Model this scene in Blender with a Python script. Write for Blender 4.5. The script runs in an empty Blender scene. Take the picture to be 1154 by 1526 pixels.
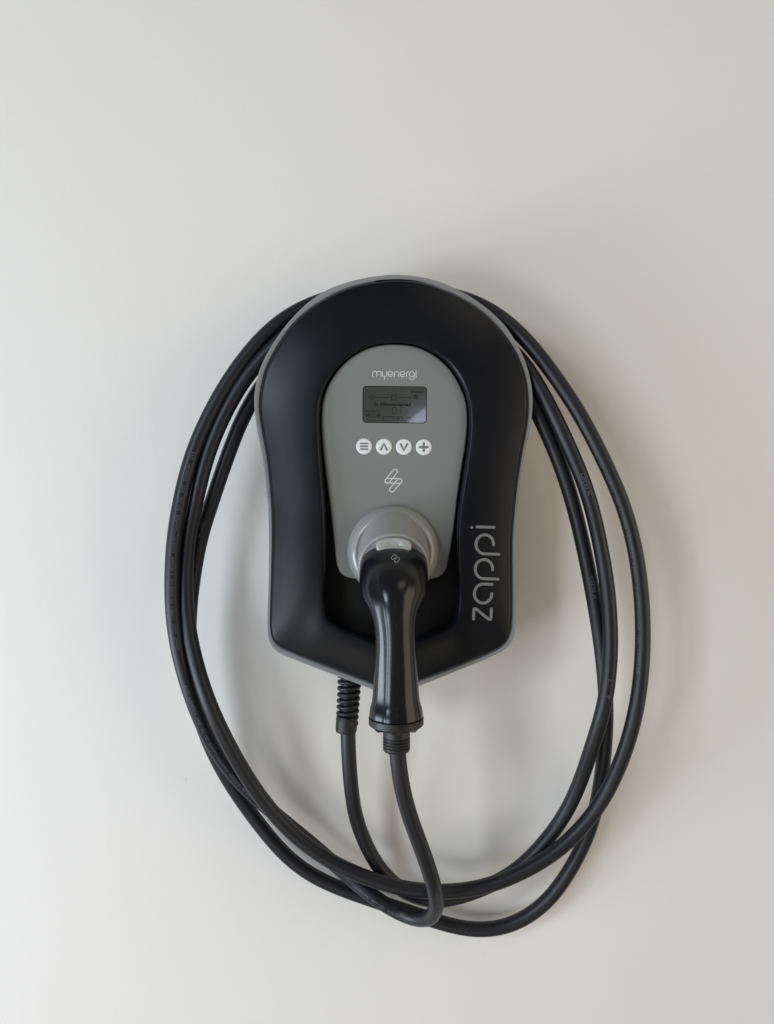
import bpy, math, random
from mathutils import Vector, Matrix, noise

random.seed(7)
SC = bpy.context.scene
COL = SC.collection
PI = math.pi

# ------------------------------------------------------------------ camera
D = 0.880            # camera to wall, metres
F = 1147.0           # focal length in photo pixels (1154 x 1526 photo)
CX, CY = 577.0, 763.0
K = D / F            # metres per photo pixel on the wall
H0 = 1.30            # height of the optical axis over the ground

cam_d = bpy.data.cameras.new('camera')
cam = bpy.data.objects.new('camera', cam_d)
COL.objects.link(cam)
cam.location = (0, -D, H0)
cam.rotation_euler = (PI / 2, 0, 0)
cam_d.sensor_fit = 'VERTICAL'
cam_d.angle = 2 * math.atan(CY / F)
cam_d.clip_start = 0.02
cam_d.clip_end = 50
SC.camera = cam

# ------------------------------------------------------------------ light
w = bpy.data.worlds.new('World')
SC.world = w
w.use_nodes = True
bg = w.node_tree.nodes['Background']
bg.inputs[0].default_value = (0.96, 0.88, 0.81, 1)
bg.inputs[1].default_value = 0.17


def area(name, loc, target, size, size_y, power, color, spread=180):
    l = bpy.data.lights.new(name, 'AREA')
    l.shape = 'RECTANGLE'
    l.size, l.size_y = size, size_y
    l.energy = power
    l.color = color
    l.spread = math.radians(spread)
    o = bpy.data.objects.new(name, l)
    COL.objects.link(o)
    o.location = loc
    d = Vector(target) - Vector(loc)
    o.rotation_euler = d.to_track_quat('-Z', 'Y').to_euler()
    return o


# the tall opening to the left, in front of the wall: cool daylight, upper and lower pane
area('doorway_upper_light', (-1.9, -2.4, H0 + 0.80), (0, 0, H0), 0.8, 0.8, 25.5, (0.84, 0.98, 1.08))
area('doorway_lower_light', (-1.9, -2.4, H0 - 0.80), (0, 0, H0), 0.8, 0.8, 21, (0.93, 0.97, 1.05))
# daylight off the pale ground just left of the charger
area('ground_bounce', (-1.9, -0.8, H0 - 0.80), (0, 0, H0), 0.8, 0.8, 23, (0.88, 0.97, 1.09))
# pale side wall to the right that passes some of the daylight on
area('side_wall_glow', (2.5, -1.3, H0 + 0.0), (0.1, 0, H0), 2.0, 2.4, 25, (1.0, 0.89, 0.70))
# paving in front
area('paving_glow', (-0.3, -2.2, H0 - 1.9), (0, 0, H0), 2.2, 1.2, 8, (1.0, 0.93, 0.72))
# light overhead
area('overhead_light', (0.9, -1.30, H0 + 1.55), (0, 0, H0), 0.8, 0.6, 2.6, (1.0, 0.9, 0.72))

SC.view_settings.view_transform = 'Standard'
SC.view_settings.look = 'None'
SC.view_settings.exposure = 0.0
SC.view_settings.gamma = 1.0


# ------------------------------------------------------------------ helpers
def zmap(d):
    """drawing depth to millimetres off the wall (the charger is 112 deep to its rim on the drawing, 88 on the wall)"""
    return d * 88 / 112.0 if d < 112 else d - 24


def P(px, py, d):
    return P0(px, py, zmap(d))


def P0(px, py, d):
    """World point seen at photo position (px, py), d millimetres off the wall."""
    s = K * (1 - d / 1000.0 / D)
    return Vector(((px - CX) * s, -d / 1000.0, H0 + (CY - py) * s))


def mm(d):
    """millimetres that one photo pixel spans at d millimetres off the wall"""
    return K * (1 - zmap(d) / 1000.0 / D) * 1000


def mesh_obj(name, verts, faces, mat, parent=None, smooth=True, angle=32, origin=None):
    org = Vector((0, 0, 0))
    p = parent
    while p is not None:
        org += p.location
        p = p.parent
    me = bpy.data.meshes.new(name)
    me.from_pydata([tuple(Vector(v) - org) for v in verts], [], faces)
    me.validate()
    me.update()
    import bmesh
    bm = bmesh.new()
    bm.from_mesh(me)
    bmesh.ops.recalc_face_normals(bm, faces=bm.faces)
    bm.to_mesh(me)
    bm.free()
    if smooth:
        me.polygons.foreach_set('use_smooth', [True] * len(me.polygons))
        me.set_sharp_from_angle(angle=math.radians(angle))
    if mat:
        me.materials.append(mat)
    o = bpy.data.objects.new(name, me)
    COL.objects.link(o)
    if parent is not None:
        o.parent = parent
    return o


def tag(o, label=None, cat=None, group=None, kind=None):
    for k, v in (('label', label), ('category', cat), ('group', group), ('kind', kind)):
        if v:
            o[k] = v
    return o


def catmull(pts, step, closed=False):
    """resample a polyline of tuples through a centripetal-ish Catmull-Rom curve at equal chord steps"""
    n = len(pts)
    out = []
    rng = n if closed else n - 1
    for i in range(rng):
        if closed:
            p0, p1, p2, p3 = pts[(i - 1) % n], pts[i], pts[(i + 1) % n], pts[(i + 2) % n]
        else:
            p0, p1, p2, p3 = pts[max(i - 1, 0)], pts[i], pts[i + 1], pts[min(i + 2, n - 1)]
        a, b, c, d = Vector(p0), Vector(p1), Vector(p2), Vector(p3)
        t0 = 0
        t1 = t0 + max((b - a).length, 1e-6) ** .5
        t2 = t1 + max((c - b).length, 1e-6) ** .5
        t3 = t2 + max((d - c).length, 1e-6) ** .5
        m = 12
        for k in range(m):
            t = t1 + (t2 - t1) * k / m
            A1 = a * ((t1 - t) / (t1 - t0)) + b * ((t - t0) / (t1 - t0)) if t1 - t0 > 2e-3 else b
            A2 = b * ((t2 - t) / (t2 - t1)) + c * ((t - t1) / (t2 - t1))
            A3 = c * ((t3 - t) / (t3 - t2)) + d * ((t - t2) / (t3 - t2)) if t3 - t2 > 2e-3 else c
            B1 = A1 * ((t2 - t) / (t2 - t0)) + A2 * ((t - t0) / (t2 - t0))
            B2 = A2 * ((t3 - t) / (t3 - t1)) + A3 * ((t - t1) / (t3 - t1))
            out.append(B1 * ((t2 - t) / (t2 - t1)) + B2 * ((t - t1) / (t2 - t1)))
    if closed:
        out.append(out[0].copy())
    else:
        out.append(Vector(pts[-1]))
    # equal steps
    res = [out[0]]
    L = [0]
    for i in range(1, len(out)):
        L.append(L[-1] + (out[i] - out[i - 1]).length)
    N = max(2, int(round(L[-1] / step)))
    j = 0
    res = []
    for i in range(N + 1):
        s = L[-1] * i / N
        while j < len(L) - 2 and L[j + 1] < s:
            j += 1
        f = (s - L[j]) / max(L[j + 1] - L[j], 1e-9)
        res.append(out[j].lerp(out[j + 1], min(max(f, 0), 1)))
    return res


def frames(path, up=Vector((0, -1, 0))):
    """parallel-transport frames: list of (point, tangent, normal, binormal)"""
    n = len(path)
    T = []
    for i in range(n):
        a = path[max(i - 1, 0)]
        b = path[min(i + 1, n - 1)]
        T.append((b - a).normalized())
    N = up - T[0] * up.dot(T[0])
    if N.length < 1e-3:
        N = T[0].orthogonal()
    N.normalize()
    out = [(path[0], T[0], N, T[0].cross(N))]
    for i in range(1, n):
        N = N - T[i] * N.dot(T[i])
        N.normalize()
        out.append((path[i], T[i], N, T[i].cross(N)))
    return out


def tube_geo(path, r, seg=12, cap=True, closed=False, rfun=None, up=Vector((0, -1, 0))):
    fr = frames(path, up)
    V, Fc = [], []
    for i, (p, t, n, b) in enumerate(fr):
        rr = rfun(i / (len(fr) - 1)) if rfun else r
        for k in range(seg):
            a = 2 * PI * k / seg
            V.append(p + (n * math.cos(a) + b * math.sin(a)) * rr)
    m = len(fr)
    for i in range(m - 1):
        for k in range(seg):
            k2 = (k + 1) % seg
            Fc.append((i * seg + k, i * seg + k2, (i + 1) * seg + k2, (i + 1) * seg + k))
    if cap:
        Fc.append(tuple(range(seg - 1, -1, -1)))
        Fc.append(tuple((m - 1) * seg + k for k in range(seg)))
    return V, Fc


def join_geo(parts):
    V, Fc = [], []
    for v, f in parts:
        o = len(V)
        V += list(v)
        Fc += [tuple(i + o for i in q) for q in f]
    return V, Fc


def loft_rings(rings, cap_first=False, cap_last=False):
    n = len(rings[0])
    V = [p for r in rings for p in r]
    Fc = []
    for i in range(len(rings) - 1):
        for k in range(n):
            k2 = (k + 1) % n
            Fc.append((i * n + k, i * n + k2, (i + 1) * n + k2, (i + 1) * n + k))
    if cap_first:
        Fc.append(tuple(range(n)))
    if cap_last:
        Fc.append(tuple((len(rings) - 1) * n + k for k in range(n)))
    return V, Fc


def lathe_geo(center, axis, profile, seg=48, sx=1.0, sy=1.0, ref=Vector((1, 0, 0))):
    """profile: (radius_mm, height_mm) along axis"""
    axis = axis.normalized()
    u = (ref - axis * ref.dot(axis)).normalized()
    v = axis.cross(u)
    rings = []
    for r, h in profile:
        rings.append([center + axis * (h / 1000) + (u * math.cos(a) * sx + v * math.sin(a) * sy) * (r / 1000)
                      for a in [2 * PI * k / seg for k in range(seg)]])
    return loft_rings(rings, True, True)


# ------------------------------------------------------------------ materials
def new_mat(name):
    m = bpy.data.materials.new(name)
    m.use_nodes = True
    nt = m.node_tree
    return m, nt, nt.nodes['Principled BSDF']


def plastic(name, color, rough, bump=0.0, bscale=900.0, coat=0.0, coat_rough=0.1, mottle=0.0, spec=0.5,
            rough_var=0.06, scuff=0.0):
    m, nt, b = new_mat(name)
    N, L = nt.nodes, nt.links
    tc = N.new('ShaderNodeTexCoord')
    b.inputs['Roughness'].default_value = rough
    b.inputs['Specular IOR Level'].default_value = spec
    b.inputs['Coat Weight'].default_value = coat
    b.inputs['Coat Roughness'].default_value = coat_rough
    # soft, wide variation of roughness (handling marks, dust film)
    n1 = N.new('ShaderNodeTexNoise')
    n1.inputs['Scale'].default_value = 14
    n1.inputs['Detail'].default_value = 6
    L.new(tc.outputs['Object'], n1.inputs['Vector'])
    mr = N.new('ShaderNodeMapRange')
    mr.inputs['From Min'].default_value = .3
    mr.inputs['From Max'].default_value = .7
    mr.inputs['To Min'].default_value = max(rough - rough_var, .02)
    mr.inputs['To Max'].default_value = rough + rough_var
    L.new(n1.outputs['Fac'], mr.inputs['Value'])
    L.new(mr.outputs['Result'], b.inputs['Roughness'])
    c = Vector(color)
    mx = N.new('ShaderNodeMix')
    mx.data_type = 'RGBA'
    mx.inputs['A'].default_value = (*(c * (1 - mottle)), 1)
    mx.inputs['B'].default_value = (*(c * (1 + mottle)), 1)
    L.new(n1.outputs['Fac'], mx.inputs['Factor'])
    last = mx.outputs['Result']
    if scuff > 0:      # specks of dust
        n3 = N.new('ShaderNodeTexNoise')
        n3.inputs['Scale'].default_value = 420
        n3.inputs['Detail'].default_value = 2
        L.new(tc.outputs['Object'], n3.inputs['Vector'])
        r3 = N.new('ShaderNodeMapRange')
        r3.inputs['From Min'].default_value = .74
        r3.inputs['From Max'].default_value = .80
        r3.inputs['To Max'].default_value = scuff
        L.new(n3.outputs['Fac'], r3.inputs['Value'])
        m3 = N.new('ShaderNodeMix')
        m3.data_type = 'RGBA'
        m3.inputs['B'].default_value = (.35, .34, .33, 1)
        L.new(r3.outputs['Result'], m3.inputs['Factor'])
        L.new(last, m3.inputs['A'])
        last = m3.outputs['Result']
    L.new(last, b.inputs['Base Color'])
    if bump > 0:
        n2 = N.new('ShaderNodeTexNoise')
        n2.inputs['Scale'].default_value = bscale
        n2.inputs['Detail'].default_value = 3
        L.new(tc.outputs['Object'], n2.inputs['Vector'])
        bp = N.new('ShaderNodeBump')
        bp.inputs['Strength'].default_value = bump
        bp.inputs['Distance'].default_value = 0.0003
        L.new(n2.outputs['Fac'], bp.inputs['Height'])
        L.new(bp.outputs['Normal'], b.inputs['Normal'])
    return m


M_COVER = plastic('satin_black_fascia', (.0045, .0055, .0085), .34, bump=.12, bscale=1500, spec=.28, scuff=.10)
M_POCKET = plastic('black_pocket', (.003, .003, .0035), .5, spec=.25, bump=.1)
M_RIM = plastic('grey_trim', (.255, .26, .265), .42, bump=.15, bscale=1400)
M_REAR = plastic('grey_housing', (.16, .165, .17), .5, bump=.2)
M_PANEL = plastic('grey_panel', (.21, .22, .213), .38, bump=.10, bscale=1700, mottle=.02)
M_COLLAR = plastic('grey_socket', (.30, .31, .30), .26, bump=.06, bscale=1500, coat=.3, coat_rough=.12)
M_LATCH = plastic('grey_latch', (.42, .435, .42), .24, coat=.3, coat_rough=.1)
M_WHITE = plastic('white_button', (.76, .77, .77), .45)
M_PRINT = plastic('pale_print', (.62, .64, .64), .5)
M_ICON = plastic('grey_icon', (.17, .18, .18), .5)
M_SCREEN = plastic('display_glass', (.050, .056, .050), .10, mottle=.12, coat=.6, coat_rough=.03, rough_var=.03)
M_LCD = plastic('display_ink', (.012, .014, .012), .3, spec=.2)
M_ZAPPI = plastic('grey_lettering', (.195, .20, .21), .42)
M_HANDLE = plastic('gloss_black_handle', (.005, .0055, .008), .24, bump=.05, bscale=1300, rough_var=.03, scuff=.12, spec=.46)
M_GLAND = plastic('black_nylon', (.008, .008, .010), .46, bump=.1)
M_CABLE = plastic('black_rubber_sheath', (.0065, .0075, .0115), .44, bump=.28, bscale=700, mottle=.12, scuff=.12, rough_var=.05)
M_CPRINT = plastic('cable_ink', (.095, .105, .125), .6)
M_TINY = plastic('handle_logo', (.5, .5, .52), .5)


def wall_material():
    m, nt, b = new_mat('painted_plaster')
    N, L = nt.nodes, nt.links
    tc = N.new('ShaderNodeTexCoord')
    n1 = N.new('ShaderNodeTexNoise')
    n1.inputs['Scale'].default_value = 3.2
    n1.inputs['Detail'].default_value = 4
    L.new(tc.outputs['Object'], n1.inputs['Vector'])
    mx = N.new('ShaderNodeMix')
    mx.data_type = 'RGBA'
    mx.inputs['A'].default_value = (.785, .765, .735, 1)
    mx.inputs['B'].default_value = (.820, .802, .772, 1)
    L.new(n1.outputs['Fac'], mx.inputs['Factor'])
    # one small scuff left of the cable
    sp = N.new('ShaderNodeVectorMath')
    sp.operation = 'SUBTRACT'
    p = P(277, 1160, 0)
    sp.inputs[1].default_value = (p.x, p.y, p.z)
    L.new(tc.outputs['Object'], sp.inputs[0])
    nn = N.new('ShaderNodeTexNoise')
    nn.inputs['Scale'].default_value = 260
    nn.inputs['Detail'].default_value = 3
    L.new(tc.outputs['Object'], nn.inputs['Vector'])
    ln = N.new('ShaderNodeVectorMath')
    ln.operation = 'LENGTH'
    L.new(sp.outputs[0], ln.inputs[0])
    r1 = N.new('ShaderNodeMapRange')
    r1.inputs['From Min'].default_value = .0070
    r1.inputs['From Max'].default_value = .001
    L.new(ln.outputs['Value'], r1.inputs['Value'])
    r2 = N.new('ShaderNodeMapRange')
    r2.inputs['From Min'].default_value = .52
    r2.inputs['From Max'].default_value = .66
    L.new(nn.outputs['Fac'], r2.inputs['Value'])
    mu = N.new('ShaderNodeMath')
    mu.operation = 'MULTIPLY'
    L.new(r1.outputs['Result'], mu.inputs[0])
    L.new(r2.outputs['Result'], mu.inputs[1])
    m2 = N.new('ShaderNodeMix')
    m2.data_type = 'RGBA'
    m2.inputs['B'].default_value = (.55, .53, .50, 1)
    mu2 = N.new('ShaderNodeMath')
    mu2.operation = 'MULTIPLY'
    mu2.inputs[1].default_value = .55
    L.new(mu.outputs[0], mu2.inputs[0])
    L.new(mu2.outputs[0], m2.inputs['Factor'])
    L.new(mx.outputs['Result'], m2.inputs['A'])
    L.new(m2.outputs['Result'], b.inputs['Base Color'])
    b.inputs['Roughness'].default_value = .62
    b.inputs['Specular IOR Level'].default_value = .3
    # roller stipple and broad unevenness of the plaster
    f1 = N.new('ShaderNodeTexNoise')
    f1.inputs['Scale'].default_value = 260
    f1.inputs['Detail'].default_value = 4
    L.new(tc.outputs['Object'], f1.inputs['Vector'])
    f2 = N.new('ShaderNodeTexNoise')
    f2.inputs['Scale'].default_value = 9
    f2.inputs['Detail'].default_value = 3
    L.new(tc.outputs['Object'], f2.inputs['Vector'])
    b1 = N.new('ShaderNodeBump')
    b1.inputs['Strength'].default_value = .22
    b1.inputs['Distance'].default_value = .0006
    L.new(f1.outputs['Fac'], b1.inputs['Height'])
    b2 = N.new('ShaderNodeBump')
    b2.inputs['Strength'].default_value = .25
    b2.inputs['Distance'].default_value = .004
    L.new(f2.outputs['Fac'], b2.inputs['Height'])
    L.new(b2.outputs['Normal'], b1.inputs['Normal'])
    L.new(b1.outputs['Normal'], b.inputs['Normal'])
    return m


# ------------------------------------------------------------------ the wall
def box_geo(x0, x1, y0, y1, z0, z1):
    V = [Vector((x, y, z)) for x in (x0, x1) for y in (y0, y1) for z in (z0, z1)]
    return V, [(0, 1, 3, 2), (4, 6, 7, 5), (0, 4, 5, 1), (2, 3, 7, 6), (0, 2, 6, 4), (1, 5, 7, 3)]


v, f = box_geo(-9, 9, 0, .25, -1.2, 6)
wall = mesh_obj('wall', v, f, wall_material(), smooth=False)
tag(wall, kind='structure')

# ------------------------------------------------------------------ charger outlines (photo pixels)
RIM = [(597, 409.3), (586.6, 409), (560, 411.5), (534.6, 416), (510, 423), (487, 432), (456.6, 452.8), (426, 485), (404.7, 515.6), (391.7, 539.5),
       (384, 561), (379.2, 589), (379.2, 606.6), (382, 635), (388.4, 667), (393.5, 700), (396.6, 729), (399.3, 758),
       (400.8, 811), (400, 878), (398.5, 930), (399, 949.6), (403.4, 963), (414.6, 973), (436, 982), (501.5, 1007.2), (545, 1023.6),
       (570, 1033.5), (580, 1036.5), (587, 1037.2), (594, 1036), (605, 1031.6),
       (625.5, 1022.5), (684.7, 998.5), (747, 971.8), (760.5, 961.8), (767, 948), (768.6, 922.8), (769.4, 856), (769.4, 789),
       (771, 755.7), (777, 710), (782, 678), (788.5, 648), (792.6, 626), (794.2, 605), (794, 588), (791, 565.5), (783.6, 539.5),
       (770.6, 511.5), (751, 482.5), (723, 457), (692.6, 436.6), (651.5, 418.5), (625, 412.3)]
EDGE = [(597, 416.8), (586.6, 416.8), (558.5, 419.5), (521.6, 428), (491.3, 441), (456.6, 464), (432.8, 487.5), (411, 520), (396, 550), (388, 585),
        (386.6, 606.6), (390, 635), (398.4, 680), (401.5, 705), (405, 744.6), (406.6, 789), (405.4, 856), (403.6, 923), (404, 943), (412.3, 960.7),
        (436.9, 973), (503.7, 999.5), (556, 1019.5), (575, 1027), (587, 1029.5), (599, 1026.5),
        (625.7, 1014.6), (691.4, 989), (747, 964.5), (757, 953.5), (761.6, 934), (762.6, 878), (763, 800), (766.7, 755.7), (771.7, 712),
        (778, 671.6), (784.7, 634.8), (787.2, 606.6), (785.8, 580.6), (780.4, 552.5), (766.3, 520), (744.6, 489.7),
        (718.6, 463.7), (684, 442), (651.5, 428), (625, 419.5)]
# crest round the opening of the fascia
CREST = [(587, 508), (553, 512.5), (528, 524), (505, 541), (484, 569), (474, 598), (471.5, 629), (474, 680), (479, 740), (482, 800),
         (481.5, 856), (480.5, 912), (483, 926), (496, 936), (559, 962), (588, 972),
         (622, 960), (666, 942), (681, 933), (686.5, 915), (686, 845), (685.5, 790), (689, 755), (696, 708), (702, 666), (704.5, 629),
         (702, 598), (693, 568), (675, 541), (650, 523), (620, 511.5)]
INNER = [(587, 512), (553, 516.5), (528, 528.5), (508, 545), (488.5, 572), (480, 599), (478, 629), (480.5, 680), (485, 740), (487.5, 800),
         (487, 856), (486, 908), (488, 920), (500, 928.5), (561, 953), (588, 963),
         (620, 951), (662, 934), (676, 926), (681, 910), (680.7, 845), (680.2, 790), (683.5, 755), (690, 708), (696, 666), (698, 629),
         (695.5, 600), (687.3, 575), (670.5, 548.5), (647.5, 528), (620, 515.5)]
PANEL = [(586.5, 513.2), (553, 517.7), (528, 530), (508, 547.3), (489.4, 574.5), (481, 599.8), (479.2, 629), (481.4, 666.4), (486, 708),
         (491, 745), (497, 796), (502, 839.8), (505.5, 851), (514, 858.6), (533, 863), (587, 868), (639, 863), (656.5, 858.6), (664, 851),
         (667, 839.8), (675.5, 792), (682, 740), (688.2, 697.6), (694.4, 658), (696.6, 629), (694.6, 600), (686, 576), (669.5, 549.6),
         (646.8, 529.5), (619.7, 517)]
CC = Vector((588, 705))
NA = 360


def by_angle(pts, c=CC, n=NA, smooth_it=3):
    cv = catmull([Vector(p) for p in pts], 1.5, closed=True)
    ang = []
    for q in cv[:-1]:
        d = q - c
        ang.append((math.atan2(d.y, d.x), d.length))
    ang.sort()
    out = []
    m = len(ang)
    j = 0
    for k in range(n):
        a = -PI + 2 * PI * k / n
        while j < m and ang[j][0] < a:
            j += 1
        a1, r1 = ang[j % m]
        a0, r0 = ang[(j - 1) % m]
        if j == 0:
            a0 -= 2 * PI
        if j == m:
            a1 += 2 * PI
        t = (a - a0) / max(a1 - a0, 1e-9)
        out.append(r0 + (r1 - r0) * t)
    for _ in range(smooth_it):
        out = [(out[i - 1] + 2 * out[i] + out[(i + 1) % n]) / 4 for i in range(n)]
    return out


def ring_px(rad, c=CC):
    n = len(rad)
    return [Vector((c.x + r * math.cos(-PI + 2 * PI * k / n), c.y + r * math.sin(-PI + 2 * PI * k / n)))
            for k, r in enumerate(rad)]


def ring3(rad, d, c=CC):
    dd = d if callable(d) else (lambda p: d)
    return [P(p.x, p.y, dd(p)) for p in ring_px(rad, c)]


R_RIM = by_angle(RIM)
R_EDGE = by_angle(EDGE)
R_CREST = by_angle(CREST, smooth_it=6)
R_INNER = by_angle(INNER, smooth_it=6)


def mixr(a, b, t):
    return [x + (y - x) * t for x, y in zip(a, b)]


def off(a, d):
    return [x + d for x in a]


Z_RIM = 112.0

charger = bpy.data.objects.new('ev_charger', None)
COL.objects.link(charger)
charger.location = P(588, 720, 0)
tag(charger, 'black arch shaped wall charger with grey centre panel, small display and four white buttons', 'ev charger')

# rear housing: a drum the cable is wound round, widening down to the full outline
def rear_rad(k_top, k_low, extra=0):
    out = []
    for p, r in zip(ring_px(R_RIM), R_RIM):
        t = min(max((p.y - 560) / 260.0, 0), 1)
        t = t * t * (3 - 2 * t)
        out.append(r * (k_top + (k_low - k_top) * t) + extra)
    return out


rings = [ring3(rear_rad(.62, .93), 0.5), ring3(rear_rad(.62, .935), 6), ring3(rear_rad(.64, .95), 60),
         ring3(rear_rad(.70, .965), 95), ring3(rear_rad(.86, .975), 103), ring3(rear_rad(.90, .98), 106.5),
         ring3(off(R_EDGE, -9), 106.8), ring3(off(R_EDGE, -11), 104.5)]
v, f = loft_rings(rings, True, False)
mesh_obj('rear_housing', v, f, M_REAR, charger)

# flange / trim ring behind the fascia
rings = [ring3(off(R_EDGE, -10), 107.2), ring3(off(R_RIM, -2.5), 107.1), ring3(off(R_RIM, -.9), 107.3), ring3(off(R_RIM, -.3), 108),
         ring3(off(R_RIM, -.3), 111.4), ring3(off(R_RIM, -.5), 112.1), ring3(off(R_RIM, -1.1), 112.5), ring3(mixr(R_RIM, R_EDGE, .75), 112.5),
         ring3(off(R_EDGE, .7), 112.1), ring3(off(R_EDGE, .2), 110.0), ring3(off(R_EDGE, -10), 108.5)]
v, f = loft_rings(rings)
mesh_obj('trim_ring', v, f, M_RIM, charger)

# fascia: from the seam, over a rounded edge, up a gently domed face to the crest and down the lip
def face_h(t):
    return 117.0 + 10.5 * (1 - (1 - min(t, 1)) ** 1.75)


def cover_depth(px, py):
    d = Vector((px, py)) - CC
    a = math.atan2(d.y, d.x)
    k = (a + PI) / (2 * PI) * NA
    i = int(k) % NA
    fr = k - int(k)
    ro = R_EDGE[i] * (1 - fr) + R_EDGE[(i + 1) % NA] * fr - .9
    rc = R_CREST[i] * (1 - fr) + R_CREST[(i + 1) % NA] * fr
    return face_h((ro - d.length) / (ro - rc))


rings = [ring3(off(R_EDGE, -1.2), 109.2), ring3(off(R_EDGE, -.9), 113.4), ring3(off(R_EDGE, -1.3), 115.2), ring3(off(R_EDGE, -2.2), 116.6)]
base = off(R_EDGE, -.9)
ts = [.03, .045, .07, .10, .15, .2, .28, .36, .44, .52, .6, .68, .76, .84, .90, .94]
for t in ts:
    rings.append(ring3(mixr(base, R_CREST, t), face_h(t)))
# rounded lip
lip = [(.10, 127.3), (.25, 127.0), (.42, 126.2), (.6, 124.8), (.76, 122.8), (.9, 119.8), (1.0, 116.0)]
rings.append(ring3(R_CREST, 127.45))
for t, h in lip:
    rings.append(ring3(mixr(R_CREST, R_INNER, t), h))
rings.append(ring3(off(R_INNER, -1.2), 104))
rings.append(ring3(off(R_INNER, -2.0), 92.5))
v, f = loft_rings(rings)
mesh_obj('front_cover', v, f, M_COVER, charger)

# floor of the pocket behind the panel
rings = [ring3(off(R_INNER, 1), 88), ring3(off(R_INNER, 1), 93.5), ring3([r * .5 for r in R_INNER], 93.5), ring3([r * .02 for r in R_INNER], 93.5)]
v, f = loft_rings(rings, True, True)
mesh_obj('pocket_floor', v, f, M_POCKET, charger, smooth=False)

# dark vent slot at the top of the seam
slot = catmull([(560, 419.2), (575, 418.0), (590, 417.6), (604, 418.2), (613, 419.2)], 3)
v, f = tube_geo([P(p.x, p.y, 112.4) for p in slot], .0009, 6)
mesh_obj('vent_slot', v, f, M_POCKET, charger)
slot2 = catmull([(613.5, 419.6), (640, 424.4), (668, 434.5)], 3)
v, f = tube_geo([P(p.x, p.y, 113.6) for p in slot2], .00028, 6)
mesh_obj('slot_lip', v, f, M_RIM, charger)


# grey panel
PC = Vector((588, 690))
R_PANEL = by_angle(PANEL, PC)


def panel_h(py):
    t = (py - 512) / 350.0
    return 121.5 - 12.5 * t * t * .55 - 12.5 * t * .45


pd = lambda dz: (lambda p: panel_h(p.y) + dz)
rings = [ring3(off(R_PANEL, .3), 93, PC), ring3(off(R_PANEL, 0), pd(-2.0), PC), ring3(off(R_PANEL, -.35), pd(-.9), PC),
         ring3(off(R_PANEL, -1.2), pd(-.25), PC), ring3(off(R_PANEL, -2.4), pd(0), PC)]
for k in (.9, .78, .64, .5, .36, .22, .1, .01):
    rings.append(ring3([(r - 2.4) * k for r in R_PANEL], pd(0), PC))
v, f = loft_rings(rings, False, True)
panel = mesh_obj('display_panel', v, f, M_PANEL, charger)


# ---- flat strokes (lettering, icons): flattened tubes lying on a surface
def stroke_geo(pts, width, dfun, lift=.18, seg=8, step=None, flat=.28, smooth=True, thick=None):
    """pts in photo pixels, width in pixels, dfun(px,py) depth of the surface in mm"""
    pts = [Vector(p) for p in pts]
    if smooth and len(pts) > 2:
        pts = catmull(pts, step or max(width * .5, .5))
    elif step:
        q = []
        for a, b in zip(pts[:-1], pts[1:]):
            m = max(1, int((b - a).length / step))
            q += [a.lerp(b, i / m) for i in range(m)]
        pts = q + [pts[-1]]
    n = len(pts)
    # round ends
    t0 = (pts[1] - pts[0]).normalized()
    t1 = (pts[-1] - pts[-2]).normalized()
    prof = [(pts[0] - t0 * (width * .5 * c), s) for c, s in ((1.0, .08), (.87, .5), (.5, .87))]
    prof += [(p, 1.0) for p in pts]
    prof += [(pts[-1] + t1 * (width * .5 * c), s) for c, s in ((.5, .87), (.87, .5), (1.0, .08))]
    rings = []
    m = len(prof)
    for i, (p, s) in enumerate(prof):
        a = prof[max(i - 1, 0)][0]
        b = prof[min(i + 1, m - 1)][0]
        t = (b - a).normalized()
        nn = Vector((-t.y, t.x))
        ring = []
        hh = (thick if thick is not None else width * .5 * flat * mm(115))
        for k in range(seg):
            an = 2 * PI * k / seg
            q = p + nn * (math.cos(an) * width * .5 * s)
            ring.append(P(q.x, q.y, dfun(q.x, q.y) + math.sin(an) * hh * s + lift * 0))
        rings.append(ring)
    return loft_rings(rings, True, True)


def arc(cx, cy, rx, ry, a0, a1, n=14):
    return [(cx + rx * math.cos(math.radians(a0 + (a1 - a0) * i / n)), cy + ry * math.sin(math.radians(a0 + (a1 - a0) * i / n)))
            for i in range(n + 1)]


panel_d = lambda x, y: panel_h(y)

# brand word on the panel, letter by letter: (x, y) with y up, x-height 1
GLY = {
    'm': [[(0, 0), (0, .55)] + arc(.42, .58, .42, .42, 170, 10) + [(.84, .5), (.84, 0)],
          arc(1.26, .58, .42, .42, 172, 10) + [(1.68, .5), (1.68, 0)]],
    'y': [[(0, 1), (0, .5)] + arc(.45, .45, .45, .45, 190, 350) + [(.9, .5), (.9, 1)], [(.45, 0), (.45, -.62)]],
    'e': [[(.1, .46), (.98, .46)] + arc(.5, .5, .5, .5, 10, 318, 22)],
    'n': [[(0, 0), (0, .55)] + arc(.42, .58, .42, .42, 170, 10) + [(.84, .5), (.84, 0)]],
    'r': [[(0, 0), (0, .5)] + arc(.46, .54, .46, .46, 172, 95)],
    'g': [arc(.5, .5, .5, .5, 0, 360, 24), [(1.0, .5), (1.0, -.1)] + arc(.5, -.1, .5, .5, -10, -165, 14)],
    'i': [[(0, 0), (0, .92)], [(0, 1.27), (0, 1.30)]],
}
s0 = 1154 / 90.0
MY = [('m', 137), ('y', 321), ('e', 430), ('n', 553), ('e', 660), ('r', 782), ('g', 838), ('i', 968)]
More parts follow.
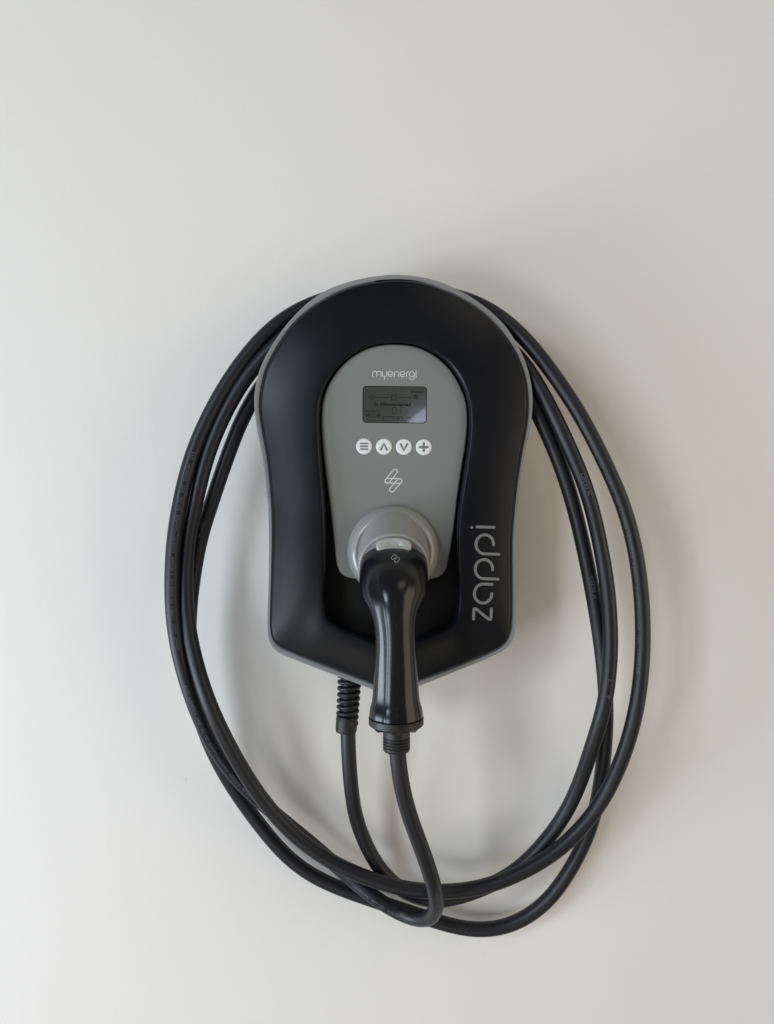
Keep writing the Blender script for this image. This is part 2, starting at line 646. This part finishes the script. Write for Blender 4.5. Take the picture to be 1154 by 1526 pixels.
for ch, x0 in MY:
    parts = []
    for st in GLY[ch]:
        q = []
        for (gx, gy) in st:
            px = 545 + (x0 + gx * 96) / s0
            base = 265 + (x0 + gx * 96) * .012
            q.append((px, 540 + (base - gy * 98) / s0))
        parts.append(stroke_geo(q, 1.15, panel_d, step=.5))
    v, f = join_geo(parts)
    mesh_obj('brand_letter', v, f, M_PRINT, charger)

# big word on the fascia, reading upwards
O0 = Vector((731.8, 925.5))
E1 = Vector((.034, -.9994))
E2 = Vector((-.9994, -.034))


def zp(s, u):
    q = O0 + E1 * s + E2 * u
    return (q.x, q.y)


XH = 25.8
ZAP = [
    ('z', [[zp(2.2, XH)] + [zp(16, XH), zp(17.4, XH - .5), zp(17.6, XH - 2.2), zp(16.8, XH - 3.8)] + [zp(3.2, 4.0), zp(2.4, 2.2), zp(2.8, .6), zp(4.5, 0)] + [zp(18.2, 0)]]),
    ('a', [[zp(40.5 + 14.2 * math.cos(math.radians(a)), 13 + 13 * math.sin(math.radians(a))) for a in range(-88, -360, -12)] + [zp(54.7, 11), zp(54.7, 0)]]),
    ('p', [[zp(77 - 14.2 * math.cos(math.radians(a)), 13 + 13 * math.sin(math.radians(a))) for a in range(-88, -360, -12)] + [zp(62.8, 11), zp(62.8, -8.5)]]),
    ('p', [[zp(114 - 14.2 * math.cos(math.radians(a)), 13 + 13 * math.sin(math.radians(a))) for a in range(-88, -360, -12)] + [zp(99.8, 11), zp(99.8, -8.5)]]),
    ('i', [[zp(139.6, 0), zp(139.6, XH - .6)], [zp(138.4, XH + 7.3), zp(138.4, XH + 7.5)]]),
]
for ch, sts in ZAP:
    parts = [stroke_geo(st, 4.2, cover_depth, step=.9, flat=.16) for st in sts]
    v, f = join_geo(parts)
    mesh_obj('fascia_letter', v, f, M_ZAPPI, charger)


# lightning emblem of three outlined capsules
def emblem(cx, cy, k, width, dfun, mat, parent, name='emblem', shear=0.0, squeeze=1.0):
    """coordinates measured on a crop 23.08 px per photo pixel around (560,690)"""
    def T(x, y):
        x = (x - 617) / 23.08 * k * squeeze
        y = (y - 607) / 23.08 * k
        return (cx + x + shear * y, cy + y)
    r = 80
    def capsule(a, b):
        a, b = Vector(a), Vector(b)
        d = (b - a).normalized()
        n = Vector((-d.y, d.x))
        an = math.atan2(n.y, n.x)
        pts = []
        for i in range(11):
            q = an - PI * i / 10
            pts.append(b + Vector((math.cos(q), math.sin(q))) * r)
        for i in range(11):
            q = an + PI - PI * i / 10
            pts.append(a + Vector((math.cos(q), math.sin(q))) * r)
        pts.append(pts[0].copy())
        return [T(p.x, p.y) for p in pts]
    parts = []
    for a, b in (((675, 293), (410, 620)), ((830, 612), (565, 915)), ((412, 607), (830, 618))):
        parts.append(stroke_geo(capsule(a, b), width, dfun, smooth=False, step=None, seg=8))
    v, f = join_geo(parts)
    return mesh_obj(name, v, f, mat, parent)


emblem(586.7, 716.3, 1.0, 1.5, panel_d, M_PRINT, charger)

# four buttons
for i, (bx, by) in enumerate(((542.8, 665.2), (572.4, 665.6), (602.2, 666.0), (631.8, 666.4))):
    rr = 11.9
    zb = panel_h(by)
    prof = [(rr, -1.5), (rr, .25), (rr - .4, .55), (rr - 1.2, .75), (rr * .80, .92), (rr * .6, .95), (.2, .95)]
    rings = []
    for r, h in prof:
        rings.append([P(bx + r * math.cos(2 * PI * k / 40), by + r * math.sin(2 * PI * k / 40), panel_h(by + r * math.sin(2 * PI * k / 40)) + h) for k in range(40)])
    v, f = loft_rings(rings, True, True)
    b = mesh_obj('button', v, f, M_WHITE, charger)
    bd = lambda x, y: panel_h(y) + .95
    if i == 0:
        sts = [[(bx - 5.2, by + dy), (bx + 5.2, by + dy)] for dy in (-4.2, 0, 4.2)]
        wd = 2.5
    elif i == 1:
        sts = [[(bx - 4.4, by + 4.4), (bx, by - 4.6), (bx + 4.4, by + 4.4)]]
        wd = 3.6
    elif i == 2:
        sts = [[(bx - 4.6, by - 3.8), (bx, by + 5.0), (bx + 4.6, by - 3.8)]]
        wd = 3.6
    else:
        sts = [[(bx - 5.7, by), (bx + 5.7, by)], [(bx, by - 5.7), (bx, by + 5.7)]]
        wd = 3.7
    parts = [stroke_geo(st, wd, bd, smooth=False, thick=.22) for st in sts]
    v, f = join_geo(parts)
    mesh_obj('icon', v, f, M_ICON, b)


# display
def rrect(cx, cy, w2, h2, r, rot, n=6):
    out = []
    for sx, sy, a0 in ((1, -1, -90), (1, 1, 0), (-1, 1, 90), (-1, -1, 180)):
        for i in range(n + 1):
            a = math.radians(a0 + 90 * i / n)
            out.append((sx * (w2 - r) + r * math.cos(a), sy * (h2 - r) + r * math.sin(a)))
    c, s = math.cos(rot), math.sin(rot)
    return [Vector((cx + x * c - y * s, cy + x * s + y * c)) for x, y in out]


SX, SY, SROT = 588.4, 603.0, math.radians(.7)
rings = []
for g, h in ((.9, -1.2), (.9, .10), (.5, .28), (0, .28)):
    rings.append([P(p.x, p.y, panel_h(p.y) + h) for p in rrect(SX, SY, 46.9 + g, 26.6 + g, 4.6 + g, SROT)])
for h, g in ((.05, 0), (.05, -.3)):
    rings.append([P(p.x, p.y, panel_h(p.y) + h) for p in rrect(SX, SY, 46.9 + g, 26.6 + g, 4.6, SROT)])
v, f = loft_rings(rings, True, False)
screen = mesh_obj('display', v, f, M_POCKET, charger)
rings = [[P(p.x, p.y, panel_h(p.y) + h) for p in rrect(SX, SY, 46.7, 26.4, 4.5, SROT)] for h in (-.6, .12)]
v, f = loft_rings(rings, True, True)
mesh_obj('glass', v, f, M_SCREEN, screen)

# small lamp added on the mirror ray to glint in the display's lower right
q0, q1, q2 = (P(x, y, panel_h(y)) for x, y in ((628, 622), (634, 622), (628, 628)))
nrm_s = (q1 - q0).cross(q2 - q0).normalized()
if nrm_s.y > 0:
    nrm_s = -nrm_s
vin = (q0 - Vector((0, -D, H0))).normalized()
vout = vin - nrm_s * (2 * vin.dot(nrm_s))
glint = area('added_glint_light', q0 + vout * 2.4 + Vector((.004, 0, .004)), q0, 0.10, 0.068, 0.17, (0.74, 0.80, 1.0))
glint.rotation_euler.rotate_axis('Z', math.radians(38))

scr_d = lambda x, y: panel_h(y) + .16


def text_geo(txt, height_px, x, y, rot=0.0, dfun=None, align='LEFT', bold=0.0, sx=1.0):
    """built-in font turned into a thin mesh laid on a surface; (x, y) is the baseline start in photo pixels"""
    c = bpy.data.curves.new('t', 'FONT')
    c.body = txt
    c.size = 1.0
    c.offset = bold
    c.resolution_u = 2
    o = bpy.data.objects.new('t', c)
    me = bpy.data.meshes.new_from_object(o)
    V = [(q.co.x, q.co.y) for q in me.vertices]
    Fc = [tuple(p.vertices) for p in me.polygons]
    w_ = max([q[0] for q in V] + [0])
    bpy.data.objects.remove(o)
    bpy.data.curves.remove(c)
    bpy.data.meshes.remove(me)
    k = height_px / .70
    cs, sn = math.cos(rot), math.sin(rot)
    sh = -w_ * .5 if align == 'CENTER' else 0
    out = []
    for (gx, gy) in V:
        gx = (gx + sh) * k * sx
        gy = -gy * k
        px, py = x + gx * cs - gy * sn, y + gx * sn + gy * cs
        out.append((px, py))
    return out, Fc


def screen_text(txt, h, x, y, **kw):
    pts, Fc = text_geo(txt, h, x, y, rot=SROT, **kw)
    return [P(a, b_, panel_h(b_) + .19) for a, b_ in pts], Fc


parts = [screen_text('Ev Disconnected', 4.7, 557, 604.4, bold=.035, sx=1.22),
         screen_text('0.0kW', 4.0, 613, 586.0, sx=1.2, bold=.02),
         screen_text('08.08.22', 3.6, 544.5, 614.3, sx=1.28),
         screen_text('10:11:41', 4.0, 544.5, 620.3, bold=.03, sx=1.22)]
lines = [
    [(583.6, 596), (583.6, 590.6), (587.6, 586.9), (591.6, 590.6), (591.6, 596), (583.6, 596)],                # house
    [(558, 592.2), (581, 592.4)], [(594, 592.6), (614, 592.8)],                                                # lines of energy flow
    [(585, 612.5), (585, 609), (587.6, 606.8), (590.6, 609), (590.6, 616.5), (585, 616.5), (585, 612.5)],      # vehicle
    [(597, 609.5), (598.2, 612), (596.6, 612.6), (597.8, 615)],
    [(571.5, 626.5), (571.5, 621.0), (599.5, 621.4), (599.5, 626.5)],                                          # socket bar
    [(593.5, 622.8), (593.5, 625.4)], [(594.8, 622.8), (594.8, 625.4)],
    [(608, 623.5), (610, 621.5), (612, 623.5)],
]
for a in range(0, 360, 45):                                                                                     # sun
    c_, s_ = math.cos(math.radians(a)), math.sin(math.radians(a))
    lines.append([(554 + 3.3 * c_, 591.8 + 3.3 * s_), (554 + 5.0 * c_, 591.8 + 5.0 * s_)])
lines.append(arc(554, 591.8, 2.1, 2.1, 0, 360, 12))
for dx in (-2.2, 0, 2.2):                                                                                       # pylon
    lines.append([(620 + dx * .4, 588.4), (620 + dx, 594.6)])
lines += [[(616.6, 589.8), (623.4, 589.8)], [(616.0, 592.2), (624, 592.2)]]
for l in lines:
    parts.append(stroke_geo(l, .8, scr_d, smooth=False, seg=6, thick=.12))
v, f = join_geo(parts)
mesh_obj('display_readout', v, f, M_LCD, screen, smooth=False)

# ------------------------------------------------------------------ socket
TILT = math.radians(22)
AX = Vector((0, -math.cos(TILT), -math.sin(TILT)))
sd = panel_h(822)
SB = P(586, 822, sd)
m_ = mm(sd)
prof = [(68 * m_, -9), (68.5 * m_, -3.5)]
# dome ring, lying on the tilted panel (own axis, nearly square to the wall)
AXD = Vector((0, -math.cos(math.radians(5)), -math.sin(math.radians(5))))
R0 = 68.6 * m_
dome = [(R0 - .2, -8), (R0, .5), (R0 - .2, 2.5), (R0 - 1.0, 5.2), (R0 - 2.6, 8.0), (R0 - 4.8, 10.8), (R0 - 7.2, 12.8),
        (R0 - 8.6, 13.6), (R0 - 9.5, 13.7), (R0 - 10.5, 13.1), (R0 - 13, 11.0), (R0 - 24, 9), (1, 9)]
v, f = lathe_geo(SB, AXD, dome, 96)
socket = mesh_obj('socket_collar', v, f, M_COLLAR, charger, angle=50)
# tapered hood rising out of it
HB = P(586.5, 823, sd)
hood = [(37.6, 44.5, 0), (37.2, 43.4, 5), (36.8, 42.0, 10), (36.3, 40.4, 16), (35.9, 38.8, 22), (35.5, 37.4, 28), (35.2, 36.6, 31.5),
        (34.9, 36.2, 33.2), (34.3, 35.5, 34.4), (33.4, 34.6, 34.9), (32.4, 33.5, 34.6), (31.8, 32.9, 34.3), (31.2, 32.2, 34.25), (16, 16, 34.3), (1, 1, 34.3)]
hu = Vector((1, 0, 0))
hv = AX.cross(hu)
if hv.z < 0:
    hv = -hv
rings = []
for rx, ry, h in hood:
    ring = []
    for k in range(96):
        a = 2 * PI * k / 96
        sa = math.sin(a)
        yy = sa * (ry if sa > 0 else rx)
        ring.append(HB + AX * (h / 1000) + hu * (math.cos(a) * rx / 1000) + hv * (yy / 1000))
    rings.append(ring)
v, f = loft_rings(rings, True, True)
mesh_obj('hood', v, f, M_COLLAR, socket, angle=50)

# ------------------------------------------------------------------ cable and connector (one thing)
cable = bpy.data.objects.new('charging_cable', None)
COL.objects.link(cable)
cable.location = P(590, 1240, 60)
tag(cable, 'black rubber charging cable looped round the charger with its plug in the socket', 'cable')

# waypoints: photo x, photo y, depth off the wall in mm
W = [(521, 985, 84), (520, 1030, 84), (518.5, 1075, 83), (519.3, 1110, 82), (521, 1145, 81), (524.3, 1180, 80), (530, 1218, 77), (545.5, 1259, 72), (568, 1298, 67),
     (601, 1329, 65), (640, 1343, 65), (680, 1338.5, 66), (722, 1323, 66), (763, 1303, 67), (802, 1267, 69), (841, 1216, 72), (865, 1165, 75), (882, 1114, 78),
     (899, 1060, 80), (907.5, 1010, 80), (910.5, 955, 80), (909, 920, 80), (905.8, 877, 80), (896, 818, 80), (883, 759, 80), (867.5, 710, 80),
     (853, 677, 80), (835.7, 638, 80), (815.3, 598, 79), (794, 560, 74), (763, 520, 66), (722, 492, 58), (665, 472, 50), (600, 466, 46), (530, 478, 46),
     (470, 508, 50), (420, 538, 54), (386, 580, 56), (361, 624, 57), (344.5, 666, 57), (332, 700, 57), (321.5, 732, 56), (311.5, 762, 55), (300, 798, 54),
     (290.5, 847, 53), (284, 896, 52), (281.5, 945, 52), (284, 1000, 52), (294, 1055, 52), (312, 1107, 53), (333, 1149.6, 54), (360, 1192.5, 54),
     (387, 1229, 54), (416, 1264.5, 54), (450, 1295, 54), (489, 1316.5, 53), (528, 1331.6, 52), (562, 1343, 51), (600, 1356, 51), (635, 1367.5, 52),
     (656, 1374.8, 52), (685, 1382.8, 53), (716, 1386.5, 54), (754, 1381.5, 55), (789, 1365, 56), (821, 1338, 58), (849, 1298, 60), (869, 1261, 61),
     (883, 1225, 62), (892.5, 1185, 62), (899, 1138, 62), (902.8, 1093.7, 62), (903.5, 1045, 62), (900.5, 1000, 62), (893, 940, 63), (882.3, 877, 64),
     (870.5, 818, 65), (856.5, 759, 66), (838.3, 700, 67), (821.5, 659, 68), (800, 612, 70), (777, 572, 72), (745, 532, 76), (700, 500, 80), (640, 478, 84), (580, 468, 86),
     (510, 462, 82), (455, 480, 77), (405, 519, 74), (367, 562, 72), (341.5, 604, 72), (321.5, 646, 72), (307, 686, 72), (295.5, 732, 71), (288.5, 766, 70),
     (281, 802, 69), (277, 847, 69), (277, 892, 71), (280, 928, 74), (286.5, 965, 78), (297.6, 1007, 82), (311.5, 1048, 85), (330.5, 1090, 87), (353.5, 1133, 88),
     (379.4, 1175.5, 88), (410, 1215, 88), (447, 1252, 87), (489, 1281.5, 86), (530, 1302, 86), (571, 1316.6, 86), (617, 1326.5, 86), (664, 1329.5, 86),
     (704, 1325.6, 86), (743, 1315, 86), (782, 1298, 86), (816, 1278.5, 86), (846, 1255.5, 86), (875.5, 1224, 86), (900, 1189.5, 86), (919, 1151.6, 86), (936.5, 1104.8, 86),
     (949, 1055, 86), (956, 1004.6, 85), (958.5, 955, 84), (957.5, 906, 83), (953.3, 860, 82), (945, 810, 81), (931.5, 760, 80), (919, 727, 80),
     (898, 682, 79), (876, 638, 78), (850, 594, 77), (822.5, 554.8, 76), (799.5, 523.6, 75), (777, 498.6, 73), (748, 473, 70), (708, 450, 66), (655, 436, 62), (597, 430, 60),
     (540, 433, 61), (490, 444, 64), (452, 458, 66), (417, 479, 69), (385.3, 508.6, 71), (354.5, 547, 73), (328.8, 587, 75), (308, 626.6, 77), (290.7, 666, 78), (277.5, 708, 79),
     (267.3, 755, 80), (260, 800, 80), (256.8, 847.5, 79), (256.4, 890, 79), (259, 928, 78), (264.5, 963, 77), (274.3, 1003, 75), (288.5, 1047, 73), (306.7, 1090, 70), (329.5, 1130, 68),
     (358, 1166, 67), (391, 1197, 67), (430, 1229.5, 67), (470, 1262, 67), (508, 1296, 67), (538, 1322, 69), (563, 1341, 72), (590, 1358, 78), (614, 1369, 87), (634, 1372.5, 98),
     (647, 1366, 110), (651.5, 1352, 121), (650, 1333, 131), (643.5, 1308, 141), (630, 1268, 152), (611, 1218, 163), (600.5, 1180, 169), (594.5, 1145, 173), (592, 1115, 175), (591, 1085, 176)]


def settle(y, d):
    """the loops hang nearer the wall towards their foot; the free end to the plug does not"""
    t = min(max((y - 1040) / 200.0, 0), 1)
    t = t * t * (3 - 2 * t)
    return d - t * (d - (16 + (d - 52) * 1.03))


i_end = W.index((563, 1341, 72))
Wd = []
for i, (a, b, c) in enumerate(W):
    k = max(0, min(1, (i_end + 2 - i) / 4)) * max(0, min(1, (i - 2) / 6))
    e = c - 16
    if i > i_end:
        e = 34 + (c - 72) * 118 / 104.0
    Wd.append((a, b, e + (settle(b, c) - e) * k))
raw = [P0(a, b, c) for a, b, c in Wd]
path = catmull(raw, .006)
for _ in range(14):      # the rubber evens out the bends
    path = [path[0]] + [(path[i - 1] + path[i] * 2 + path[i + 1]) / 4 for i in range(1, len(path) - 1)] + [path[-1]]
R_C = .00790
v, f = tube_geo(path, R_C, 28)
sheath = mesh_obj('sheath', v, f, M_CABLE, cable, angle=60)

# printed line on the sheath
pl = [0.0]
for i in range(1, len(path)):
    pl.append(pl[-1] + (path[i] - path[i - 1]).length)


def path_at(s):
    import bisect
    i = min(max(bisect.bisect_right(pl, s) - 1, 0), len(path) - 2)
    t = (s - pl[i]) / (pl[i + 1] - pl[i])
    p = path[i].lerp(path[i + 1], t)
    a, b = path[max(i - 1, 0)], path[min(i + 2, len(path) - 1)]
    # blend tangents for smooth lettering
    t0 = (path[min(i + 1, len(path) - 1)] - path[max(i - 1, 0)]).normalized()
    t1 = (path[min(i + 2, len(path) - 1)] - path[i]).normalized()
    return p, t0.lerp(t1, t).normalized()


def s_near(px, py, d):
    i = min(range(len(W)), key=lambda i: (W[i][0] - px) ** 2 + (W[i][1] - py) ** 2 + (3 * (W[i][2] - d)) ** 2)
    q = P0(px, py, Wd[i][2])
    j = min(range(len(path)), key=lambda i: (path[i] - q).length)
    return pl[j]


def print_on(txt, s_start, direction, ang, h=.0034, sx=1.0, roll=0.0, bold=.0, name='printed_line', mat=None):
    """letters wrapped on the sheath. ang: degrees round the sheath from the side facing the room, positive towards the
    right-hand side when walking along the path direction; direction +1/-1 reading along or against the path"""
    c = bpy.data.curves.new('t', 'FONT')
    c.body = txt
    c.size = 1.0
    c.offset = bold
    c.resolution_u = 2
    o = bpy.data.objects.new('t', c)
    me = bpy.data.meshes.new_from_object(o)
    pts = [(q.co.x, q.co.y) for q in me.vertices]
    Fc = [tuple(p.vertices) for p in me.polygons]
    bpy.data.objects.remove(o)
    bpy.data.curves.remove(c)
    bpy.data.meshes.remove(me)
    k = h / .70
    V = []
    for gx, gy in pts:
        s = s_start + direction * gx * k * sx
        p, t = path_at(s)
        front = Vector((0, -1, 0))
        n = (front - t * front.dot(t)).normalized()
        side = t.cross(n) * -1
        a = math.radians(ang + roll * (gx * k * sx)) - direction * (gy - .35) * k / R_C * 1.0
        V.append(p + (n * math.cos(a) + side * math.sin(a)) * (R_C + .00016))
    return mesh_obj(name, V, Fc, mat or M_CPRINT, sheath, smooth=False)


LINE = 'EVQ   H07BZ5-F   VDE   IEC 123   3G6mm2+1X0.5mm2   450/750 V   EN 50620 IEC 62893-1   2xLm   Energie'
print_on(LINE, s_near(289, 672, 78), 1, 14, h=.0032)
print_on(LINE, s_near(279, 1020, 75), 1, 0, h=.0032)
print_on('H07BZ5-F  IEC 123   3G6mm2+1X0.5mm2   450/750 V   EN 50620   IEC 62893-1', s_near(527, 1313, 69), 1, -12, h=.0034, bold=.01)
LINE2 = 'IEC 62893-1   2021   3G6mm2+1X0.5mm2   450/750 V   EN 50620 IEC 62893-123   EVQ   H07BZ5-F   VDE   IEC 123   3G6mm2'
print_on(LINE2, s_near(956, 1004, 85), 1, 44, h=.0036)
print_on('C0530 M', s_near(865, 703, 80), -1, 0, h=.0046)
print_on('C0530 M', s_near(877, 855, 64), -1, 0, h=.0046)
print_on('5/11 16', s_near(907, 1013, 80), -1, 0, h=.0046)
print_on('C0530 M', s_near(306, 770, 55), 1, 0, h=.0036)

# ---- coil strain relief under the charger
cp = [P0(521.5, 1003, 68), P0(519, 1040, 68), P0(517.5, 1078, 67)]
axis = (cp[2] - cp[0]).normalized()
L = (cp[2] - cp[0]).length
u = Vector((1, 0, 0))
u = (u - axis * u.dot(axis)).normalized()
vv = axis.cross(u)
helix = []
turns = L / .0066
n = int(turns * 26)
for i in range(n + 1):
    t = i / n
    a = 2 * PI * turns * t
    helix.append(cp[0] + axis * (L * t) + (u * math.cos(a) + vv * math.sin(a)) * (.0106 - .0009 * t))
v, f = tube_geo(helix, .0023, 10)
relief = mesh_obj('strain_relief_coil', v, f, M_GLAND, cable, angle=60)
c0 = P0(517.3, 1066, 67.5)
prof = [(9.5, 0), (10.6, .6), (11.1, 2), (11.25, 9), (11.2, 16), (10.8, 17.3), (9.8, 17.8), (8.4, 17.9), (7.6, 17.0)]
v, f = lathe_geo(c0, axis, prof, 40)
mesh_obj('strain_relief_boot', v, f, M_GLAND, cable)

# ---- connector
secs = [  # px left, px right, py, depth of the axis, front-to-back half thickness (mm)
    (537.5, 636.5, 842, 131, 24), (536.6, 637.6, 848, 139, 26.5), (536.0, 638.0, 855, 149, 28), (535.9, 638.2, 864, 160, 28.5),
    (536.6, 637.4, 876, 170, 28.5), (539.6, 634.6, 890, 178, 28), (547, 627.5, 904, 183, 26), (553.5, 622.3, 918, 186, 23), (557.8, 620.3, 934, 187.5, 20.5),
    (559.6, 620.0, 952, 188, 19), (559.4, 620.9, 972, 187.6, 18.6), (558.2, 622.2, 995, 186.7, 18.6), (556.8, 623.8, 1018, 185.6, 19.2),
    (555.3, 625.3, 1038, 184.8, 20.2), (554.0, 626.8, 1047, 184.5, 21.2), (552.0, 629.0, 1054, 184.3, 22.6), (550.9, 630.4, 1061, 184.1, 23.6),
    (550.5, 630.9, 1067, 184.0, 23.9)]
ctr = [P((a + b) / 2, c, d) for a, b, c, d, e in secs]
dat = [(*P((a + b) / 2, c, d), (b - a) / 2 * mm(d), e) for a, b, c, d, e in secs]
dense = catmull([Vector(q[:3] + (q[3] / 1000, q[4] / 1000)) for q in dat], .0022)
NS = 96
LEFT_IS = lambda sa: sa < 0
rings = []
for i, q in enumerate(dense):
    a_ = dense[max(i - 1, 0)]
    b_ = dense[min(i + 1, len(dense) - 1)]
    t = Vector((0, b_[1] - a_[1], b_[2] - a_[2])).normalized()
    nrm = Vector((0, t.z, -t.y))     # towards the room / up
    if nrm.y > 0:
        nrm = -nrm
    ring = []
    yy = i / (len(dense) - 1)
    plate = min(max((yy - .24) / .10, 0), 1)          # raised front spine starts under the head
    plate = plate * plate * (3 - 2 * plate)
    for k in range(NS):
        an = 2 * PI * k / NS
        # superellipse, a little squarer at the head
        e = 2.0 + .55 * max(0, 1 - yy * 3.0)
        ca, sa = math.cos(an), math.sin(an)
        rx = math.copysign(abs(sa) ** (2 / e), sa) * q[3]
        ry = math.copysign(abs(ca) ** (2 / e), ca) * q[4]
        off_ = 0.0
        w_s = math.radians(27)
        da = abs((an + PI) % (2 * PI) - PI)
        if da < w_s:
            off_ = .0005 * plate
        off_ -= (.0011 if LEFT_IS(sa) else .0) * plate * math.exp(-((da - math.radians(40)) / math.radians(13)) ** 2)
        off_n = Vector((rx, ry)).normalized() * off_
        ring.append(Vector(q[:3]) + Vector((1, 0, 0)) * (rx + off_n.x) + nrm * (ry + off_n.y))
    rings.append(ring)
# rounded start
first = rings[0]
c_ = sum(first, Vector()) / len(first)
pre = [[c_ + (p - c_) * k + Vector((0, o, o * .8)) for p in first] for k, o in ((.80, .004), (.95, .002))]
v, f = loft_rings(pre + rings, True, True)
plug = mesh_obj('plug_handle', v, f, M_HANDLE, cable, angle=38)

# straight barrel of the plug, going from the hood into the head
bc = P(587, 856, 130)
v, f = lathe_geo(bc, AX, [(20, -6), (29.5, -4), (31, 2), (31.5, 22), (31.5, 34), (28, 40), (20, 43)], 64)
mesh_obj('plug_barrel', v, f, M_GLAND, plug)
# small grip ribs on both sides of the head, low down
for sx, px in ((-1, 550.5), (1, 626.5)):
    parts = []
    for j in range(3):
        a = P(px + sx * 1.5 - sx * j * 1.6, 893 + j * 6, 163 - j * 2)
        b = P(px - sx * 1.5 - sx * j * 1.6, 903 + j * 6, 166 - j * 2)
        parts.append(tube_geo([a, a.lerp(b, .5), b], .0011, 8))
    v, f = join_geo(parts)
    mesh_obj('grip_rib', v, f, M_HANDLE, plug)

# latch tab of the socket over the plug, with thumb dish
LC = P(587.2, 812.5, 158)
lw, lh = 26.2 * mm(158) / 1000, 11.6 * mm(158) / 1000
rings = []
LN = Vector((0, -math.cos(math.radians(16)), math.sin(math.radians(16))))   # faces the room, slightly up
LU = Vector((0, math.sin(math.radians(16)), math.cos(math.radians(16))))


def latch_outline(s, grow=0.0):
    out = []
    for k in range(64):
        a = 2 * PI * k / 64
        ca, sa = math.cos(a), math.sin(a)
        e = 2.05 if sa > 0 else 4.2
        x = math.copysign(abs(ca) ** (2 / e), ca) * (lw * s + grow)
        y = math.copysign(abs(sa) ** (2 / e), sa) * (lh * s + grow)
        out.append((x, y))
    return out


for s, g, h in ((1, -.0006, -.018), (1, 0, -.003), (1, 0, 0), (1, -.0003, .0011), (1, -.0009, .0018), (1, -.0018, .0020),):
    rings.append([LC + Vector((1, 0, 0)) * x + LU * y + LN * h for x, y in latch_outline(s, g)])
NR = 10
for i in range(1, NR + 1):
    k = 1 - i / NR
    ring = []
    for x, y in latch_outline(1, -.0018):
        x, y = x * k, y * k
        # thumb dish: half moon, flat lower edge
        dx, dy = x / (lw * .58), (y + lh * .32) / (lh * .95)
        rr = math.hypot(dx, dy)
        dish = 0
        if dy > 0:
            dish = max(0, min(1, (1 - rr) / .35)) * min(1, dy / .18)
        else:
            dish = 0
        ring.append(LC + Vector((1, 0, 0)) * x + LU * y + LN * (.0020 - .0022 * dish * dish * (3 - 2 * dish)))
    rings.append(ring)
v, f = loft_rings(rings, True, True)
mesh_obj('latch_tab', v, f, M_LATCH, socket, angle=55)

# tiny emblem on the head of the plug
import bisect
from mathutils.bvhtree import BVHTree
bv = BVHTree.FromPolygons([tuple(Vector(q.co) + cable.location) for q in plug.data.vertices],
                          [tuple(p.vertices) for p in plug.data.polygons])
CAMP = Vector((0, -D, H0))


def plug_d(x, y):
    d = (P(x, y, 0) - CAMP).normalized()
    hit = bv.ray_cast(CAMP, d)[0]
    return (-hit.y) * 1000 + 24.22 if hit else 180


parts = []
for a_, b_ in (((585.6, 831.6), (588.9, 828.8)), ((590.1, 836.1), (593.6, 833.0))):
    a_, b_ = Vector(a_), Vector(b_)
    an0 = math.atan2((b_ - a_).y, (b_ - a_).x)
    q = [b_ + Vector((math.cos(an0 + math.radians(x)), math.sin(an0 + math.radians(x)))) * 2.2 for x in range(90, -91, -20)]
    q += [a_ + Vector((math.cos(an0 + math.radians(x)), math.sin(an0 + math.radians(x)))) * 2.2 for x in range(-90, -271, -20)]
    q.append(q[0].copy())
    parts.append(stroke_geo(q, .7, plug_d, smooth=False, thick=.1))
v, f = join_geo(parts)
mesh_obj('emblem', v, f, M_TINY, plug)

# closing ring, claws, gland and its ribs
DZ = Vector((0, (P(590, 1079, 0) - P(590, 1079, 0)).y, 0))
ca_ = P(590.7, 1066.5, 184)
dn = Vector((0, .03, -1)).normalized()
k4 = mm(184)
prof = [(39.0 * k4, .9), (40.2 * k4, .95), (41.0 * k4, 1.3), (41.0 * k4, 7.2), (40.5 * k4, 7.7), (30 * k4, 7.7)]
v, f = lathe_geo(ca_, dn, prof, 64)
mesh_obj('end_ring', v, f, M_GLAND, plug)
for a in (200, 340, 270, 20, 160, 90):
    r1 = 33 * k4 / 1000
    c = ca_ + dn * .0068 + Vector((math.cos(math.radians(a)) * r1, math.sin(math.radians(a)) * r1, 0))
    out = Vector((math.cos(math.radians(a)), math.sin(math.radians(a)), 0))
    sd_ = Vector((-out.y, out.x, 0))
    V = []
    for (o_, dd_) in ((-.006, 0), (.0036, 0), (-.001, .0062), (-.006, .0062)):
        for w_ in (-.0045, .0045):
            V.append(c + out * o_ + sd_ * w_ + dn * dd_)
    Fc = [(0, 2, 4, 6), (1, 7, 5, 3), (0, 1, 3, 2), (2, 3, 5, 4), (4, 5, 7, 6), (6, 7, 1, 0)]
    mesh_obj('claw', V, Fc, M_GLAND, plug, smooth=False)
prof = [(18 * k4, 6.5), (18 * k4, 12.8), (19.9 * k4, 13.0), (20.2 * k4, 13.6), (20.2 * k4, 19.2)]
h = 19.2
for j in range(4):
    prof += [(19.2 * k4, h + .5), (19.1 * k4, h + 1.0), (20.2 * k4, h + 1.5), (20.3 * k4, h + 2.1), (20.2 * k4, h + 2.6)]
    h += 2.9
prof += [(20.2 * k4, h + .2), (19.6 * k4, 32.4), (18.4 * k4, 33.2), (13 * k4, 33.3)]
v, f = lathe_geo(P(591.2, 1066.5, 184), dn, prof, 48)
mesh_obj('cable_gland', v, f, M_GLAND, cable, angle=40)
